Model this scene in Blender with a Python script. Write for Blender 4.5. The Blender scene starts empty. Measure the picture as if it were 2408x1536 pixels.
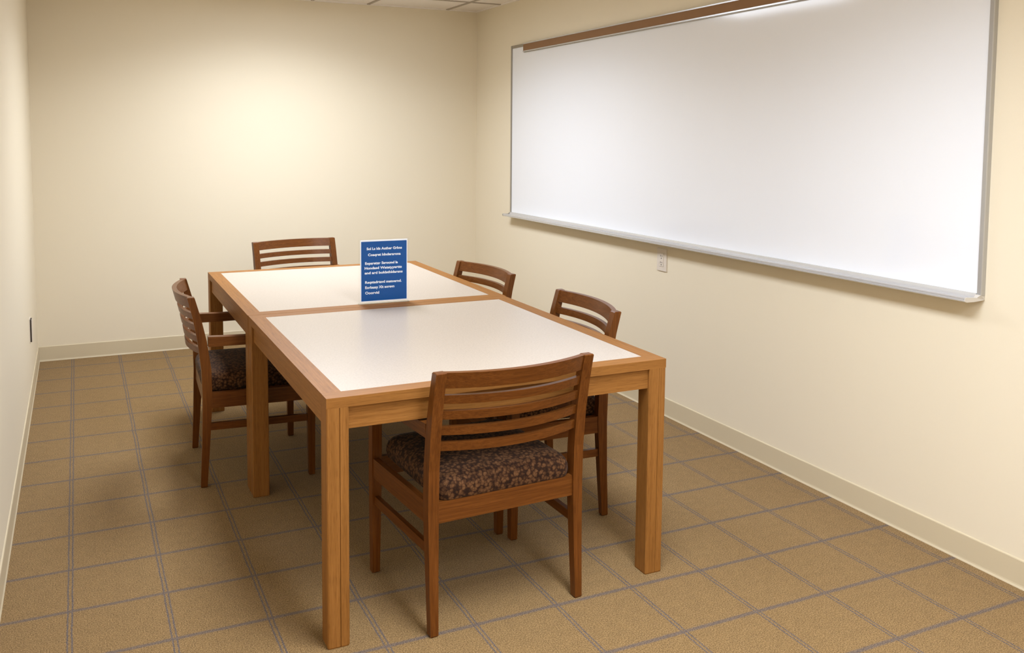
import bpy, bmesh, math
from mathutils import Vector, Matrix
SC = bpy.context.scene
COL = SC.collection
W, H, YB, YF = 3.0474, 2.3904, 0.0, -7.1      # room: width, height, back wall, front wall

# ------------------------------------------------------------------ materials
def new_mat(name):
    m = bpy.data.materials.new(name); m.use_nodes = True
    nt = m.node_tree; nt.nodes.clear()
    out = nt.nodes.new('ShaderNodeOutputMaterial')
    b = nt.nodes.new('ShaderNodeBsdfPrincipled')
    nt.links.new(b.outputs[0], out.inputs[0])
    return m, nt, b, out
def nd(nt, t, **kw):
    n = nt.nodes.new(t)
    for k, v in kw.items():
        if k.startswith('i_'):
            n.inputs[k[2:].replace('_', ' ')].default_value = v
        else: setattr(n, k, v)
    return n
def ramp(nt, stops):
    r = nt.nodes.new('ShaderNodeValToRGB'); e = r.color_ramp.elements
    while len(e) < len(stops): e.new(0.5)
    for el, (p, c) in zip(e, stops):
        el.position = p; el.color = (*c, 1) if len(c) == 3 else c
    return r
def plain(name, col, rough=.5, metal=0., spec=.5, bump=None):
    m, nt, b, o = new_mat(name)
    b.inputs['Base Color'].default_value = (*col, 1); b.inputs['Roughness'].default_value = rough
    b.inputs['Metallic'].default_value = metal; b.inputs['Specular IOR Level'].default_value = spec
    if bump:
        tc = nd(nt, 'ShaderNodeTexCoord'); n = nd(nt, 'ShaderNodeTexNoise'); n.inputs['Scale'].default_value = bump[0]; n.inputs['Detail'].default_value = 3
        bp = nd(nt, 'ShaderNodeBump'); bp.inputs['Strength'].default_value = bump[1]; bp.inputs['Distance'].default_value = .002
        nt.links.new(tc.outputs['Object'], n.inputs['Vector']); nt.links.new(n.outputs[0], bp.inputs['Height']); nt.links.new(bp.outputs[0], b.inputs['Normal'])
    return m
def wood(name, axis, dark, mid, light, rough=.35, scale=1., spec=.3):
    m, nt, b, o = new_mat(name)
    tc = nd(nt, 'ShaderNodeTexCoord'); mp = nd(nt, 'ShaderNodeMapping')
    s = [110*scale]*3; s[axis] = 3.0*scale; mp.inputs['Scale'].default_value = s
    nt.links.new(tc.outputs['Object'], mp.inputs[0])
    n1 = nd(nt, 'ShaderNodeTexNoise'); n1.inputs['Scale'].default_value = 1.; n1.inputs['Detail'].default_value = 5; n1.inputs['Roughness'].default_value = .6; n1.inputs['Distortion'].default_value = .6
    nt.links.new(mp.outputs[0], n1.inputs['Vector'])
    mp2 = nd(nt, 'ShaderNodeMapping'); s2 = [420.]*3; s2[axis] = 22; mp2.inputs['Scale'].default_value = s2
    nt.links.new(tc.outputs['Object'], mp2.inputs[0])
    n2 = nd(nt, 'ShaderNodeTexNoise'); n2.inputs['Scale'].default_value = 1.; n2.inputs['Detail'].default_value = 2
    nt.links.new(mp2.outputs[0], n2.inputs['Vector'])
    r = ramp(nt, [(.3, dark), (.5, mid), (.72, light)])
    nt.links.new(n1.outputs[0], r.inputs[0])
    r2 = ramp(nt, [(.36, (.72, .68, .62)), (.5, (1, 1, 1))]); nt.links.new(n2.outputs[0], r2.inputs[0])
    mx = nd(nt, 'ShaderNodeMix', data_type='RGBA', blend_type='MULTIPLY'); mx.inputs[0].default_value = .6
    nt.links.new(r.outputs[0], mx.inputs[6]); nt.links.new(r2.outputs[0], mx.inputs[7]); nt.links.new(mx.outputs[2], b.inputs['Base Color'])
    b.inputs['Roughness'].default_value = rough; b.inputs['Specular IOR Level'].default_value = spec
    bp = nd(nt, 'ShaderNodeBump'); bp.inputs['Strength'].default_value = .12; bp.inputs['Distance'].default_value = .001
    nt.links.new(n2.outputs[0], bp.inputs['Height']); nt.links.new(bp.outputs[0], b.inputs['Normal'])
    return m
TD, TM, TL = (.235, .097, .0205), (.280, .118, .026), (.335, .146, .036)
OAK = [wood('table_oak_'+'xyz'[a], a, TD, TM, TL, .5, 1., .18) for a in range(3)]
CD, CM, CL = (.100, .030, .0050), (.136, .043, .0073), (.175, .058, .011)
CH = [wood('chair_cherry_'+'xyz'[a], a, CD, CM, CL, .30, 1.3, .22) for a in range(3)]

def wall_material():
    m, nt, b, o = new_mat('cream_wall_paint')
    b.inputs['Base Color'].default_value = (.82, .73, .555, 1); b.inputs['Roughness'].default_value = .62; b.inputs['Specular IOR Level'].default_value = .25
    tc = nd(nt, 'ShaderNodeTexCoord'); n = nd(nt, 'ShaderNodeTexNoise'); n.inputs['Scale'].default_value = 140; n.inputs['Detail'].default_value = 2
    bp = nd(nt, 'ShaderNodeBump'); bp.inputs['Strength'].default_value = .08; bp.inputs['Distance'].default_value = .001
    nt.links.new(tc.outputs['Object'], n.inputs['Vector']); nt.links.new(n.outputs[0], bp.inputs['Height']); nt.links.new(bp.outputs[0], b.inputs['Normal'])
    return m
M_WALL = wall_material()
M_BASE = plain('vinyl_baseboard', (.64, .545, .37), .42)
M_TILE = plain('ceiling_tile', (.90, .84, .77), .9, spec=.1, bump=(90, .5))
M_GRID = plain('ceiling_grid_metal', (.42, .36, .29), .5)
M_ALU = plain('brushed_aluminium', (.47, .46, .445), .28, .5)
M_TRAY = plain('tray_aluminium', (.66, .66, .66), .25, .45)
M_CAP = plain('tray_cap_plastic', (.60, .56, .50), .4)
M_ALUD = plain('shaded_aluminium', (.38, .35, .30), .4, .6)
M_BOARD = plain('whiteboard_enamel', (.86, .875, .905), .09, 0., .5)
M_CORK = plain('brown_cork', (.29, .165, .085), .85, spec=.15, bump=(300, .3))
M_WHITEP = plain('ivory_plastic', (.74, .66, .56), .4)
M_DARK = plain('dark_plastic', (.035, .024, .018), .5)
M_BLACK = plain('slot_black', (.02, .015, .012), .8)
M_BLUE = plain('sign_blue_print', (.006, .088, .31), .5, spec=.15)
M_PAPER = plain('sign_white_paper', (.86, .87, .88), .55)
M_FIX = plain('white_enamel', (.8, .8, .78), .4)

def laminate():
    m, nt, b, o = new_mat('cream_laminate')
    tc = nd(nt, 'ShaderNodeTexCoord')
    n = nd(nt, 'ShaderNodeTexNoise'); n.inputs['Scale'].default_value = 160; n.inputs['Detail'].default_value = 3
    nt.links.new(tc.outputs['Object'], n.inputs['Vector'])
    r = ramp(nt, [(.38, (.455, .385, .31)), (.6, (.505, .43, .35))]); nt.links.new(n.outputs[0], r.inputs[0])
    nt.links.new(r.outputs[0], b.inputs['Base Color']); b.inputs['Roughness'].default_value = .3; b.inputs['Specular IOR Level'].default_value = .45
    return m
M_LAM = laminate()

def fabric():
    m, nt, b, o = new_mat('floral_upholstery')
    tc = nd(nt, 'ShaderNodeTexCoord')
    nz = nd(nt, 'ShaderNodeTexNoise'); nz.inputs['Scale'].default_value = 60; nz.inputs['Detail'].default_value = 2
    nt.links.new(tc.outputs['Object'], nz.inputs['Vector'])
    mixv = nd(nt, 'ShaderNodeMix', data_type='VECTOR'); mixv.inputs[0].default_value = .012
    nt.links.new(tc.outputs['Object'], mixv.inputs[4]); nt.links.new(nz.outputs['Color'], mixv.inputs[5])
    v = nd(nt, 'ShaderNodeTexVoronoi'); v.inputs['Scale'].default_value = 92; v.inputs['Randomness'].default_value = .95
    nt.links.new(mixv.outputs[1], v.inputs['Vector'])
    r = ramp(nt, [(.0, (.140, .066, .025)), (.44, (.100, .044, .016)), (.60, (.034, .013, .0045)), (.78, (.018, .007, .0025))])
    nt.links.new(v.outputs['Distance'], r.inputs[0])
    r2 = ramp(nt, [(.15, (.45, .40, .36)), (.5, (1, 1, 1))]); nt.links.new(v.outputs['Color'], r2.inputs[0])
    v2 = nd(nt, 'ShaderNodeTexVoronoi', feature='DISTANCE_TO_EDGE'); v2.inputs['Scale'].default_value = 120
    nt.links.new(mixv.outputs[1], v2.inputs['Vector'])
    r3 = ramp(nt, [(.02, (.45, .42, .4)), (.12, (1, 1, 1))]); nt.links.new(v2.outputs['Distance'], r3.inputs[0])
    mx = nd(nt, 'ShaderNodeMix', data_type='RGBA', blend_type='MULTIPLY'); mx.inputs[0].default_value = 1
    nt.links.new(r.outputs[0], mx.inputs[6]); nt.links.new(r2.outputs[0], mx.inputs[7])
    mx2 = nd(nt, 'ShaderNodeMix', data_type='RGBA', blend_type='MULTIPLY'); mx2.inputs[0].default_value = .7
    nt.links.new(mx.outputs[2], mx2.inputs[6]); nt.links.new(r3.outputs[0], mx2.inputs[7])
    ad = nd(nt, 'ShaderNodeMix', data_type='RGBA', blend_type='ADD'); ad.inputs[0].default_value = 1; ad.inputs[7].default_value = (.010, .005, .003, 1)
    nt.links.new(mx2.outputs[2], ad.inputs[6]); nt.links.new(ad.outputs[2], b.inputs['Base Color'])
    b.inputs['Roughness'].default_value = .8; b.inputs['Sheen Weight'].default_value = .04; b.inputs['Sheen Roughness'].default_value = .5
    b.inputs['Specular IOR Level'].default_value = .1
    bp = nd(nt, 'ShaderNodeBump'); bp.inputs['Strength'].default_value = .3; bp.inputs['Distance'].default_value = .001
    nt.links.new(r.outputs[0], bp.inputs['Height']); nt.links.new(bp.outputs[0], b.inputs['Normal'])
    return m
M_FAB = fabric()

def carpet():
    m, nt, b, o = new_mat('tan_carpet_with_blue_check')
    L = nt.links.new
    tc = nd(nt, 'ShaderNodeTexCoord'); P = tc.outputs['Object']
    def noise(scale, detail=2, rough=.5):
        n = nd(nt, 'ShaderNodeTexNoise'); n.inputs['Scale'].default_value = scale; n.inputs['Detail'].default_value = detail; n.inputs['Roughness'].default_value = rough
        L(P, n.inputs['Vector']); return n
    def math_(op, a, bb=None, c=None):
        n = nd(nt, 'ShaderNodeMath', operation=op)
        for i, v in enumerate((a, bb, c)):
            if v is None: continue
            if isinstance(v, (int, float)): n.inputs[i].default_value = v
            else: L(v, n.inputs[i])
        return n.outputs[0]
    sep = nd(nt, 'ShaderNodeSeparateXYZ'); L(P, sep.inputs[0])
    wob = noise(90, 2); wob2 = noise(5, 1)
    wx = math_('MULTIPLY', math_('SUBTRACT', wob.outputs[0], .5), .006)
    wx = math_('ADD', wx, math_('MULTIPLY', math_('SUBTRACT', wob2.outputs[0], .5), .006))
    def dist(coord, off, pitch):       # distance to the nearest grid line, metres
        a = math_('ADD', math_('SUBTRACT', coord, off), wx)
        a = math_('DIVIDE', a, pitch)
        f = math_('SUBTRACT', a, math_('ROUND', a))
        return math_('MULTIPLY', math_('ABSOLUTE', f), pitch)
    dx = dist(sep.outputs[0], .200, .2785)
    dy = dist(sep.outputs[1], -.210, .2873)
    def band(d, c, hw, soft):          # 1 inside |d-c|<hw
        a = math_('ABSOLUTE', math_('SUBTRACT', d, c))
        n = nd(nt, 'ShaderNodeMapRange'); L(a, n.inputs[0]); n.inputs[1].default_value = hw-soft; n.inputs[2].default_value = hw+soft; n.inputs[3].default_value = 1; n.inputs[4].default_value = 0
        return n.outputs[0]
    l1 = band(dx, .0062, .0022, .0012)
    l2 = math_('MULTIPLY', band(dy, 0, .0075, .003), .75)
    ln = math_('MAXIMUM', l1, l2)
    brk = noise(420, 2); rb = ramp(nt, [(.34, (.25,)*3), (.55, (1,)*3)]); L(brk.outputs[0], rb.inputs[0])
    ln = math_('MULTIPLY', ln, rb.outputs[0])
    fine = noise(260, 3, .7); mid = noise(28, 2)
    rc = ramp(nt, [(.34, (.108, .059, .019)), (.5, (.245, .148, .055)), (.66, (.40, .262, .115))]); L(fine.outputs[0], rc.inputs[0])
    rm = ramp(nt, [(.3, (.93,)*3), (.7, (1.05,)*3)]); L(mid.outputs[0], rm.inputs[0])
    mx = nd(nt, 'ShaderNodeMix', data_type='RGBA', blend_type='MULTIPLY'); mx.inputs[0].default_value = 1
    L(rc.outputs[0], mx.inputs[6]); L(rm.outputs[0], mx.inputs[7])
    rl = ramp(nt, [(.35, (.040, .038, .052)), (.65, (.13, .125, .15))]); L(fine.outputs[0], rl.inputs[0])
    m2 = nd(nt, 'ShaderNodeMix', data_type='RGBA'); L(ln, m2.inputs[0]); L(mx.outputs[2], m2.inputs[6]); L(rl.outputs[0], m2.inputs[7])
    L(m2.outputs[2], b.inputs['Base Color'])
    b.inputs['Roughness'].default_value = .95; b.inputs['Specular IOR Level'].default_value = .08
    b.inputs['Sheen Weight'].default_value = .1
    bp = nd(nt, 'ShaderNodeBump'); bp.inputs['Strength'].default_value = .7; bp.inputs['Distance'].default_value = .003
    L(fine.outputs[0], bp.inputs['Height']); L(bp.outputs[0], b.inputs['Normal'])
    return m
M_CARPET = carpet()

def acrylic():
    m, nt, b, o = new_mat('clear_acrylic')
    nt.nodes.remove(b)
    t = nd(nt, 'ShaderNodeBsdfTransparent'); t.inputs[0].default_value = (.99, .99, .99, 1)
    g = nd(nt, 'ShaderNodeBsdfGlossy'); g.inputs['Roughness'].default_value = .05
    f = nd(nt, 'ShaderNodeFresnel'); f.inputs[0].default_value = 1.22
    x = nd(nt, 'ShaderNodeMixShader'); nt.links.new(f.outputs[0], x.inputs[0]); nt.links.new(t.outputs[0], x.inputs[1]); nt.links.new(g.outputs[0], x.inputs[2])
    nt.links.new(x.outputs[0], o.inputs[0]); return m
M_ACR = acrylic()
def emis(name, col, s):
    m, nt, b, o = new_mat(name); nt.nodes.remove(b)
    e = nd(nt, 'ShaderNodeEmission'); e.inputs[0].default_value = (*col, 1); e.inputs[1].default_value = s
    nt.links.new(e.outputs[0], o.inputs[0]); return m
M_LAMP = emis('lit_diffuser', (.89, .96, 1.09), 10.5)

# ------------------------------------------------------------------ geometry helpers
def hexa(bm, c):                         # c: 8 corners, bottom ring 0-3 ccw from above, top ring 4-7
    v = [bm.verts.new(p) for p in c]
    for f in ((3, 2, 1, 0), (4, 5, 6, 7), (0, 1, 5, 4), (1, 2, 6, 5), (2, 3, 7, 6), (3, 0, 4, 7)):
        bm.faces.new([v[i] for i in f])
def box(bm, x0, x1, y0, y1, z0, z1):
    hexa(bm, [(x0, y0, z0), (x1, y0, z0), (x1, y1, z0), (x0, y1, z0), (x0, y0, z1), (x1, y0, z1), (x1, y1, z1), (x0, y1, z1)])
def rings(bm, rs, cap=True):             # loft a list of closed loops
    vv = [[bm.verts.new(p) for p in r] for r in rs]
    n = len(rs[0])
    for a, b in zip(vv, vv[1:]):
        for i in range(n):
            bm.faces.new((a[i], a[(i+1) % n], b[(i+1) % n], b[i]))
    if cap:
        bm.faces.new(vv[0][::-1]); bm.faces.new(vv[-1])
def bevel(bm, w, seg=2, ang=.5):
    es = [e for e in bm.edges if len(e.link_faces) == 2 and e.calc_face_angle(0) > ang]
    bmesh.ops.bevel(bm, geom=es, offset=w, segments=seg, affect='EDGES', profile=.7, clamp_overlap=True)
def obj(name, bm, mat, parent=None, smooth=False, **props):
    bmesh.ops.recalc_face_normals(bm, faces=bm.faces)
    me = bpy.data.meshes.new(name); bm.to_mesh(me); bm.free()
    for m in (mat if isinstance(mat, (list, tuple)) else [mat]): me.materials.append(m)
    if smooth:
        for p in me.polygons: p.use_smooth = True
        me.set_sharp_from_angle(angle=math.radians(26))
    o = bpy.data.objects.new(name, me); COL.objects.link(o)
    if parent: o.parent = parent
    for k, v in props.items(): o[k] = v
    return o
def bx(name, dims, mat, parent=None, bev=0, **props):
    bm = bmesh.new(); box(bm, *dims)
    if bev: bevel(bm, bev)
    return obj(name, bm, mat, parent, **props)
def thing(name, label, cat, loc=(0, 0, 0), rz=0, group=None):
    o = bpy.data.objects.new(name, None); COL.objects.link(o); o.empty_display_size = .1
    o.location = loc; o.rotation_euler = (0, 0, rz); o['label'] = label; o['category'] = cat
    if group: o['group'] = group
    return o

# ------------------------------------------------------------------ room shell
ST = dict(kind='structure')
bx('floor', (-.12, W+.12, YF-.12, YB+.12, -.06, 0), M_CARPET, **ST)
bx('wall_back', (-.12, W+.12, 0, .12, 0, H+.15), M_WALL, **ST)
bx('wall_left', (-.12, 0, YF, 0, 0, H+.15), M_WALL, **ST)
bx('wall_right', (W, W+.12, YF, 0, 0, H+.15), M_WALL, **ST)
bx('wall_front', (-.12, W+.12, YF-.12, YF, 0, H+.15), M_WALL, **ST)

GX, GY, TP = 2.795, -.4514, .61
TROFF = [(1.17, 1.78, -2.02, -.80), (1.17, 1.78, -5.30, -4.08), (1.17, 1.78, -6.95, -5.91)]   # recessed lights, x0 x1 y0 y1; the last is an added fill
def ceiling():
    bm = bmesh.new()
    xs = sorted({0., W, 1.17, 1.78, GX, GX-TP, GX-4*TP})
    ys = sorted({0., GY, -.80, -1.41, -2.02, -2.63, -3.24, -4.08, -4.69, -5.30, -5.91, -6.95, YF}, reverse=True)
    for x0, x1 in zip(xs, xs[1:]):
        for y1, y0 in zip(ys, ys[1:]):
            cx, cy = (x0+x1)/2, (y0+y1)/2
            if any(a < cx < b and c < cy < d for a, b, c, d in TROFF): continue
            box(bm, x0, x1, y0, y1, H+.004, H+.02)
    obj('ceiling', bm, M_TILE, **ST)
    bm = bmesh.new(); h = .011
    for x in xs[1:-1]: box(bm, x-h, x+h, YF, 0, H-.001, H+.0045)
    for y in ys[1:-1]:
        for x0, x1 in zip(xs, xs[1:]): box(bm, x0+(h if x0 > 0 else 0), x1-(h if x1 < W else 0), y-h, y+h, H-.001, H+.0045)
    obj('trim_1', bm, M_GRID, **ST)
    bm = bmesh.new(); t = .02                                      # wall angle around the ceiling
    box(bm, 0, W, -t, 0, H-.002, H+.004); box(bm, 0, t, YF, -t, H-.002, H+.004); box(bm, W-t, W, YF, -t, H-.002, H+.004)
    obj('trim_2', bm, M_TILE, **ST)
ceiling()

HB = .0965
def baseboard(name, p0, p1, n):                                    # p0->p1 along the wall, n into the room
    prof = [(0, 0), (.009, 0), (.0082, .003), (.0060, .007), (.0052, .012), (.0050, HB-.004), (.0035, HB-.001), (0, HB)]
    bm = bmesh.new(); rs = []
    for p in (p0, p1): rs.append([(p[0]+n[0]*a, p[1]+n[1]*a, z) for a, z in prof])
    rings(bm, rs); return obj(name, bm, M_BASE, **ST)
baseboard('baseboard_back', (0, 0), (W, 0), (0, -1))
baseboard('baseboard_left', (0, -.013), (0, YF), (1, 0))
baseboard('baseboard_right', (W, -.013), (W, YF), (-1, 0))

# recessed fluorescent troffers, plus one added unseen fill of the same build
def troffer(x0, x1, y0, y1, label, power):
    t = thing('ceiling_light', label, 'ceiling light', ((x0+x1)/2, (y0+y1)/2, H), 0, 'recessed ceiling lights')
    a, b = (x1-x0)/2-.004, (y1-y0)/2-.004; d = .11
    bm = bmesh.new()
    for X0, X1, Y0, Y1 in ((-a, -a+.02, -b, b), (a-.02, a, -b, b), (-a+.02, a-.02, -b, -b+.02), (-a+.02, a-.02, b-.02, b)): box(bm, X0, X1, Y0, Y1, -.024, d)
    box(bm, -a, a, -b, b, d, d+.01)
    obj('housing', bm, M_FIX, t)
    bm = bmesh.new(); box(bm, -a+.021, a-.021, -b+.021, b-.021, -.020, -.015); obj('diffuser', bm, M_LAMP, t)
    ld = bpy.data.lights.new('tube_light', 'AREA'); ld.shape = 'RECTANGLE'; ld.size = 2*a-.06; ld.size_y = 2*b-.06
    ld.energy = power; ld.color = (.89, .96, 1.09); ld.spread = SPREAD
    lo = bpy.data.objects.new('tube_light', ld); COL.objects.link(lo); lo.parent = t; lo.location = (0, 0, -.022)
    return t
SPREAD = math.radians(152)
troffer(*TROFF[0], 'recessed flat lens ceiling light over the far table', 33)
troffer(*TROFF[1], 'recessed flat lens ceiling light nearer the camera', 33)
troffer(*TROFF[2], 'added unseen fill light in the ceiling, farthest from the back wall', 29)  # out of view, added to brighten the floor under tables and chairs

# ------------------------------------------------------------------ tables
TZ, TT, AP, LW, BW = .737, .030, .066, .065, .0580
def leg_mesh(sx, sy, L, D):
    """square post with a fine vertical joint line on its outer end face; sx, sy: which corner"""
    cx = LW/2 if sx < 0 else L-LW/2; cy = LW/2 if sy < 0 else D-LW/2
    h = LW/2; c = .003; g = .0009; q = .0035; o = .006
    plain_side = [(-h+c, -h), (h-c, -h)]; grooved = [(-h+c, -h), (o-g, -h), (o, -h+q), (o+g, -h), (h-c, -h)]
    pts = []
    for k in range(4):
        a = k*math.pi/2; ca, sa = round(math.cos(a)), round(math.sin(a))
        pts += [(cx+ca*x-sa*y, cy+sa*x+ca*y) for x, y in (grooved if k == 0 and sy < 0 else plain_side)]
    bm = bmesh.new()
    def ring(z, s=1): return [(cx+(x-cx)*s, cy+(y-cy)*s, z) for x, y in pts]
    rings(bm, [ring(0, .95), ring(.004), ring(TZ-TT)])
    return bm
def make_table(label, x, y, L, D, a):
    t = thing('reading_table', label, 'table', (x, y, 0), a, 'two tables pushed together')
    g = .0004
    # wooden border of the top: the two end rails run full width, the side rails butt against them
    for X0, X1, Y0, Y1, ax in ((0, L, 0, BW, 0), (0, L, D-BW, D, 0), (0, BW, BW+g, D-BW-g, 1), (L-BW, L, BW+g, D-BW-g, 1)):
        bx('top_border', (X0, X1, Y0, Y1, TZ-TT, TZ), OAK[ax], t, .0014)
    bx('laminate_top', (BW+g, L-BW-g, BW+g, D-BW-g, TZ-TT, TZ-.0004), M_LAM, t, label='cream laminate panel set in the wooden border')
    for sx in (-1, 1):
        for sy in (-1, 1):
            obj('leg', leg_mesh(sx, sy, L, D), OAK[2], t)
    i0, i1, z0, z1 = .010, .030, TZ-TT-AP, TZ-TT
    bx('apron', (LW, L-LW, i0, i1, z0, z1), OAK[0], t, .001)
    bx('apron', (LW, L-LW, D-i1, D-i0, z0, z1), OAK[0], t, .001)
    bx('apron', (i0, i1, LW, D-LW, z0, z1), OAK[1], t, .001)
    bx('apron', (L-i1, L-i0, LW, D-LW, z0, z1), OAK[1], t, .001)
    return t
make_table('wooden table with cream laminate top nearest the camera, in front of the blue sign', .8726, -3.898, 1.153, 1.241, .002)
make_table('wooden table with cream laminate top nearest the back wall, carrying the blue sign', .8690, -2.6530, 1.160, 1.214, 0)

# ------------------------------------------------------------------ chairs
HR, HF, CDP, HT = .268, .282, .480, .803
PW = .034
PROF = [(0, .006, .026), (.18, .014, .031), (.38, .019, .039), (.50, .016, .039), (.62, .003, .036), (.72, -.015, .032), (HT, -.035, .029)]  # z, back y, depth
def prof(z):
    for (z0, b0, d0), (z1, b1, d1) in zip(PROF, PROF[1:]):
        if z <= z1:
            f = (z-z0)/(z1-z0); return b0+(b1-b0)*f, d0+(d1-d0)*f
    return PROF[-1][1], PROF[-1][2]
def rail_curve(z0, z1, th, xin, bow, off=0.):
    """curved cross rail between the posts, bowing towards the back"""
    bm = bmesh.new(); rs = []; n = 14
    for i in range(n+1):
        u = -1+2*i/n; x = xin*u; s = bow*(1-u*u)
        r = []
        for z, dy in ((z0, 0), (z0, th), (z1, th), (z1, 0)):
            b, d = prof(z); y = b+d*.5-th*.5+off+dy-s
            r.append((x, y, z))
        rs.append(r)
    rings(bm, rs); bevel(bm, .0028, 2); return bm
def make_chair(label, x, y, a, group):
    t = thing('dining_chair', label, 'chair', (x, y, 0), a, group)
    zk = [0, .004]+[p[0] for p in PROF[1:-1]]+[HT-.003, HT]
    for s in (-1, 1):
        # rear post: rear leg and back upright in one piece of wood
        bm = bmesh.new(); rs = []
        for z in sorted(set(zk+[.09, .28, .45, .56, .67])):
            b, d = prof(z); w = PW*(.74+.26*min(1, z/.36)); sh = .0025 if z in (0, HT) else 0
            xo = s*(HR-.003*(1-min(1, z/.36))); xi = xo-s*w
            x0, x1 = min(xo, xi)+sh, max(xo, xi)-sh
            rs.append([(x0, b+sh, z), (x1, b+sh, z), (x1, b+d-sh, z), (x0, b+d-sh, z)])
        rings(bm, rs); bevel(bm, .003, 2, .6); obj('rear_leg', bm, CH[2], t)
        # front leg up to the arm
        bm = bmesh.new(); rs = []
        for z, w in ((0, .021), (.004, .026), (.34, .034), (.594, .034)):
            yf = CDP-(.034-w)*.3; xo = s*(HF-(.034-w)*.3)
            x0, x1 = min(xo, xo-s*w), max(xo, xo-s*w)
            rs.append([(x0, yf-w, z), (x1, yf-w, z), (x1, yf, z), (x0, yf, z)])
        rings(bm, rs); bevel(bm, .003, 2, .6); obj('front_leg', bm, CH[2], t)
        # armrest
        bm = bmesh.new(); rs = []
        for k in range(9):
            f = k/8; yy = prof(.61)[0]+.040+f*(CDP+.004-.044); xo = s*(HR-.001+f*(HF-HR+.004)); w = .032+.010*math.sin(f*math.pi*.6)
            zt = .636-.006*math.sin(f*math.pi); zb = .594+.004*math.sin(f*math.pi)*0
            x0, x1 = min(xo, xo-s*w), max(xo, xo-s*w)
            rs.append([(x0, yy, zb), (x1, yy, zb), (x1, yy, zt), (x0, yy, zt)])
        rings(bm, rs); bevel(bm, .004, 2, .6); obj('armrest', bm, CH[1], t)
        # side rail and stretcher
        for nm, z0, z1, th, ins in (('seat_rail', .335, .400, .020, .003), ('stretcher', .240, .270, .016, .008)):
            bm = bmesh.new()
            ya = prof(z0)[0]+prof(z0)[1]-.003; yb = CDP-.031
            xa, xb = s*(HR-ins), s*(HF-ins)
            if s < 0: hexa(bm, [(xa, ya, z0), (xa+th, ya, z0), (xb+th, yb, z0), (xb, yb, z0), (xa, ya, z1), (xa+th, ya, z1), (xb+th, yb, z1), (xb, yb, z1)])
            else: hexa(bm, [(xa-th, ya, z0), (xa, ya, z0), (xb, yb, z0), (xb-th, yb, z0), (xa-th, ya, z1), (xa, ya, z1), (xb, yb, z1), (xb-th, yb, z1)])
            bevel(bm, .002, 2); obj(nm, bm, CH[1], t)
    bx('seat_rail', (-HR+PW-.002, HR-PW+.002, .026, .046, .335, .400), CH[0], t, .002)
    bx('seat_rail', (-HF+.032, HF-.032, CDP-.028, CDP-.008, .335, .400), CH[0], t, .002)
    xin = HR-PW+.003
    obj('top_rail', rail_curve(.7535, HT-.001, .020, xin, .050), CH[0], t, True)
    for k in range(4):
        zt = .731-.049*k
        obj('back_slat', rail_curve(zt-.027, zt, .016, xin, .050), CH[0], t, True)
    # upholstered cushion: loft of rounded rectangles, domed on top
    bm = bmesh.new(); rs = []; cx0, cx1, y0, y1 = -.2325, .2325, .022, CDP-.002
    for z, ins in ((.392, .012), (.402, .003), (.418, 0), (.436, .001), (.450, .006), (.461, .015), (.469, .030), (.476, .060), (.481, .110), (.483, .170)):
        r = []; R = max(.02, .038-ins*.1)
        X0, X1, Y0, Y1 = cx0+ins, cx1-ins, y0+ins, y1-ins
        for (qx, qy, a0) in ((X1-R, Y0+R, -90), (X1-R, Y1-R, 0), (X0+R, Y1-R, 90), (X0+R, Y0+R, 180)):
            for j in range(6):
                an = math.radians(a0+j*18); r.append((qx+R*math.cos(an), qy+R*math.sin(an), z))
        rs.append(r)
    rings(bm, rs); o = obj('seat_cushion', bm, M_FAB, t, True, label='dark brown cushion with a small tan floral pattern')
    return t
GR = 'slat-back armchairs around the tables'
def copy_thing(src, label, x, y, a):
    r = src.copy(); COL.objects.link(r); r.location = (x, y, 0); r.rotation_euler = (0, 0, a); r['label'] = label
    for ch in list(src.children):
        c = ch.copy(); COL.objects.link(c); c.parent = r
    return r
ca = make_chair('slat-back wooden armchair nearest the camera, seen from behind, at the near table end', 1.4278, -3.953, .055, GR)
copy_thing(ca, 'slat-back wooden armchair on the left side of the tables, seen in profile', .6950, -2.268, -1.6148)
copy_thing(ca, 'slat-back wooden armchair at the far table end, against the back wall', 1.4849, -.748, 3.30)
copy_thing(ca, 'slat-back wooden armchair by the right wall, farther one beside the far table', 2.1053, -2.2099, 1.6848)
copy_thing(ca, 'slat-back wooden armchair by the right wall, nearer one below the outlet and whiteboard', 2.125, -3.175, 1.50)

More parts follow.
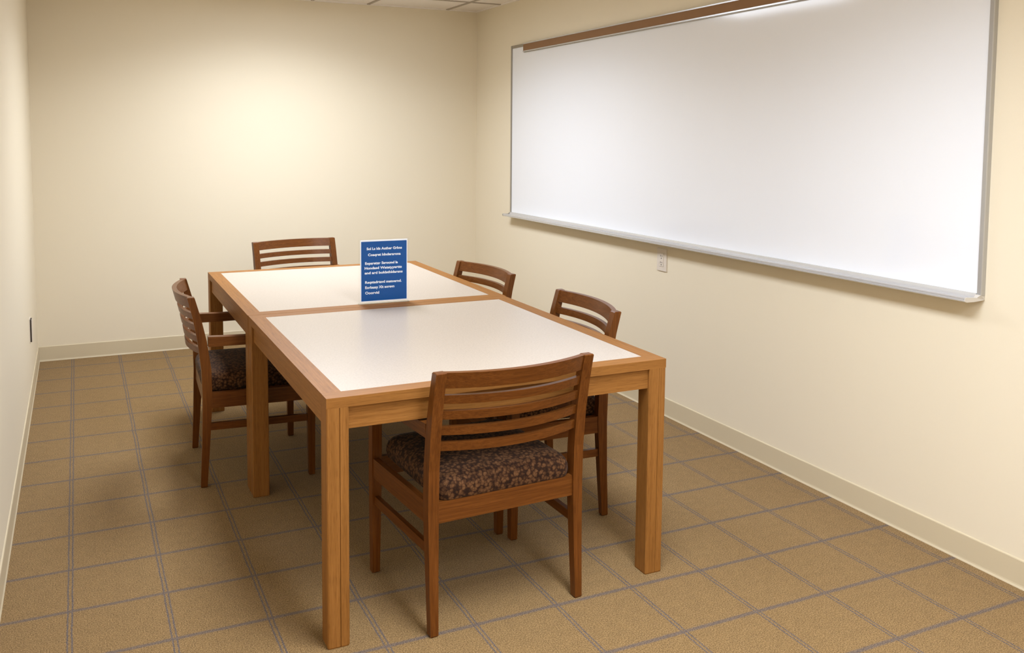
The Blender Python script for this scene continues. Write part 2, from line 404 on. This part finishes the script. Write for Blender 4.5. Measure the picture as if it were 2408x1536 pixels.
# ------------------------------------------------------------------ sign
def sign():
    ang = -.02
    t = thing('sign_holder', 'clear acrylic sign holder with blue printed notice, standing on the tables', 'sign', (1.462, -2.598, TZ+.0006), ang)
    w, h = .229, .283
    bm = bmesh.new()
    box(bm, -w/2, w/2, -.0030, -.0020, .0018, h)
    obj('acrylic_sheet', bm, M_ACR, t)
    bx('acrylic_base', (-w/2, w/2, -.012, .014, 0, .0018), M_ACR, t)
    p = bx('paper_notice', (-w/2+.0095, w/2-.0065, -.0010, .0010, .0070, h-.005), M_PAPER, t, label='white bordered paper sheet')
    b = bx('blue_panel', (-w/2+.0135, w/2-.0100, -.0014, -.0010, .0115, h-.0115), M_BLUE, p)
    lines = [(.0, 0.232, 'Sol Ls lds Auther Grbns', .0150, 1), (.0, .2055, 'Coaqret Idnderarona', .0150, 1),
             (-.084, .1685, 'Eoparetzs· Sarocmd la', .0150, 0), (-.086, .1475, 'Hondasd Watatyyertts', .0150, 0), (-.086, .1265, 'and ard boklsthldarsns', .0150, 0),
             (-.084, .0855, 'Reqstadrtavd matoernd.', .0150, 0), (-.084, .0625, 'Eorbassy Xit aorevn', .0158, 0), (-.084, .0385, 'Ooorvid', .0158, 0)]
    tgt = [.160, .148, .148, .168, .172, .165, .132, .063]
    dg = bpy.context.evaluated_depsgraph_get()
    for (x, z, s, size, c), tw in zip(lines, tgt):
        cu = bpy.data.curves.new('lettering', 'FONT'); cu.body = s; cu.size = size; cu.offset = .00055; cu.extrude = .0002; cu.resolution_u = 3
        to = bpy.data.objects.new('lettering_curve', cu); COL.objects.link(to)
        bpy.context.view_layer.update(); dg = bpy.context.evaluated_depsgraph_get()
        me = bpy.data.meshes.new_from_object(to.evaluated_get(dg)); bpy.data.objects.remove(to); bpy.data.curves.remove(cu)
        xs = [v.co.x for v in me.vertices]; lo, hi = min(xs), max(xs); k = tw/(hi-lo)
        x0 = -tw/2+.003 if c else x
        for v in me.vertices: v.co = Vector((x0+(v.co.x-lo)*k, -.00155-v.co.z*.5, z+.003+v.co.y))
        me.materials.clear(); me.materials.append(M_PAPER)
        o = bpy.data.objects.new('lettering', me); COL.objects.link(o); o.parent = p; o['label'] = 'white lettering'
sign()

# ------------------------------------------------------------------ whiteboard
def whiteboard():
    # local frame: u along the wall from the far end towards the camera (world -y), n out of the wall (world -x), z up
    L = 3.6485; zb, zt = .9436, 2.110
    t = thing('whiteboard', 'long white whiteboard with aluminium frame and tray on the right wall', 'whiteboard', (W, -.640, .9205))
    t.rotation_euler = (-0.0072, 0, 0)
    Z0 = .944+.002
    def P(u, n, z): return (-n, -u, z-Z0)
    def ub(name, u0, u1, n0, n1, z0, z1, mat, par=t, bev=0, **k):
        bm = bmesh.new(); box(bm, -n1, -n0, -u1, -u0, z0-Z0, z1-Z0)
        if bev: bevel(bm, bev)
        return obj(name, bm, mat, par, **k)
    ub('writing_panel', .006, L-.006, .001, .014, zb+.004, zt-.004, M_BOARD, label='glossy white writing surface')
    F = .019; D = .020
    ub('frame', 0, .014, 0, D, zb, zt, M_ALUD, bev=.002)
    def side_prof(name, u0, u1):
        bm = bmesh.new(); pr = [(u0, 0), (u0, D-.004), (u0+.003, D), (u1-.002, D), (u1, D-.003), (u1, 0)]
        rings(bm, [[P(u, n, zb) for u, n in pr], [P(u, n, zt) for u, n in pr]]); obj(name, bm, M_ALU, t)
    side_prof('frame', L-F, L)
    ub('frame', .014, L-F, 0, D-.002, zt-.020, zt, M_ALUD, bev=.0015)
    # cork map rail with its aluminium lips
    ub('cork_rail', .200, L-F-.002, D-.001, D+.006, zt-.0505, zt-.0065, M_CORK, label='brown cork strip')
    ub('rail_lip', .200, L-F-.002, D-.001, D+.010, zt-.0065, zt-.0005, M_TRAY, bev=.001)
    ub('rail_lip', .200, L-F-.002, .014, D+.010, zt-.0575, zt-.0505, M_TRAY, bev=.001)
    ub('rail_lip_shade', .201, L-F-.002, .014, D+.004, zt-.0605, zt-.0575, M_ALUD)  # dark strip standing in for the shade below the lip
    # pen tray: profile swept along the board
    z = zb+.006
    pr = [(.0145, z+.0015), (.0200, z+.0015), (.0215, z-.008), (.026, z-.0135), (.050, z-.0160), (.060, z-.0145), (.066, z-.0085), (.072, z-.0075),
          (.0765, z-.0110), (.0765, z-.0150), (.0745, z-.0165), (.0765, z-.0185), (.0765, z-.0225), (.070, z-.0260), (.040, z-.0250), (0, z-.0200), (0, z-.0100), (.0145, z-.009)]
    bm = bmesh.new(); rs = []
    n0 = len(pr)
    rs.append([P(-.0+(.012 if n < .02 else -.0), n, zz) for n, zz in pr])
    rs.append([P(L-F-.0, n, zz) for n, zz in pr])
    rings(bm, rs); tr = obj('pen_tray', bm, M_TRAY, t)
    # end caps of the tray
    for u0, u1 in ((-.008, -.0002), (L-F+.0002, L+.0)):
        bm = bmesh.new(); 
        flat = [(0, z-.002), (.022, z-.002), (.032, z-.0115), (.070, z-.0090), (.0768, z-.0120), (.0768, z-.0225), (.070, z-.0262), (.040, z-.0252), (0, z-.0202)]
        slant = (lambda n: .0 if u0 < 0 else (.016*(n/.077) if n > .03 else 0))
        rings(bm, [[P(u0, n, zz) for n, zz in flat], [P(u1-slant(n), n, zz) for n, zz in flat]])
        obj('tray_end_cap', bm, M_CAP if u0 > 0 else M_ALUD, tr)
whiteboard()

# ------------------------------------------------------------------ outlets
def outlet():
    t = thing('wall_outlet', 'ivory electrical outlet on the right wall under the whiteboard tray', 'outlet', (W, -2.440, .823))
    def ob(name, y0, y1, n0, n1, z0, z1, mat, par, bev=0, **k):
        bm = bmesh.new(); box(bm, -n1, -n0, y0, y1, z0, z1)
        if bev: bevel(bm, bev, 3)
        return obj(name, bm, mat, par, **k)
    ob('cover_plate', -.041, .041, 0, .006, -.059, .059, M_WHITEP, t, .002)
    s = ob('socket', -.0175, .0175, .0055, .0085, -.035, .035, M_WHITEP, t, .001)
    for zc in (.017, -.017):
        ob('slot', .0045, .0075, .0080, .0088, zc-.001, zc+.008, M_BLACK, s)
        ob('slot', -.0075, -.0045, .0080, .0088, zc-.001, zc+.007, M_BLACK, s)
        bm = bmesh.new(); n = 12
        rings(bm, [[(-d, .0032*math.cos(2*math.pi*i/n), zc-.009+.0032*math.sin(2*math.pi*i/n)) for i in range(n)] for d in (.0080, .0088)])
        obj('slot', bm, M_BLACK, s)
outlet()
def outlet_left():
    t = thing('wall_outlet', 'dark-edged outlet low on the left wall near the far corner', 'outlet', (0, -.905, .392))
    bx('cover_plate', (0, .0030, -.041, .041, -.066, .066), M_WHITEP, t, .001)
    bx('socket', (.0028, .0105, -.034, .036, -.060, .060), M_DARK, t, .001, label='dark brown socket body')
    bx('face_plate', (.0104, .0130, -.034, .036, -.058, .058), M_WHITEP, t, .001)
outlet_left()

# ------------------------------------------------------------------ world, camera, colour
w = bpy.data.worlds.new('World'); SC.world = w; w.use_nodes = True
w.node_tree.nodes['Background'].inputs[0].default_value = (.5, .5, .5, 1); w.node_tree.nodes['Background'].inputs[1].default_value = .05
f, cx, cy, yaw, pitch, roll = 2112.4472, 1154.214, 485.4781, .4323, -.0825, .0082
cam = bpy.data.cameras.new('Camera'); co = bpy.data.objects.new('Camera', cam); COL.objects.link(co); SC.camera = co
cam.sensor_fit = 'HORIZONTAL'; cam.sensor_width = 36; cam.lens = f*36/2408
cam.shift_x = (1204-cx)/2408; cam.shift_y = (cy-768)/2408; cam.clip_start = .02
sy, c_, cp, sp, cr, sr = math.sin(yaw), math.cos(yaw), math.cos(pitch), math.sin(pitch), math.cos(roll), math.sin(roll)
fwd = Vector((sy*cp, c_*cp, sp)); rt = Vector((c_, -sy, 0)); up = rt.cross(fwd)
r = cr*rt+sr*up; u = -sr*rt+cr*up
M = Matrix.Identity(4)
for i in range(3): M[i][0], M[i][1], M[i][2] = r[i], u[i], -fwd[i]
M.translation = (.2557, -6.3244, 1.4859)
co.matrix_world = M
SC.view_settings.view_transform = 'Standard'; SC.view_settings.look = 'None'
SC.view_settings.exposure = 0.0; SC.view_settings.gamma = 1; SC.view_settings.use_curve_mapping = False
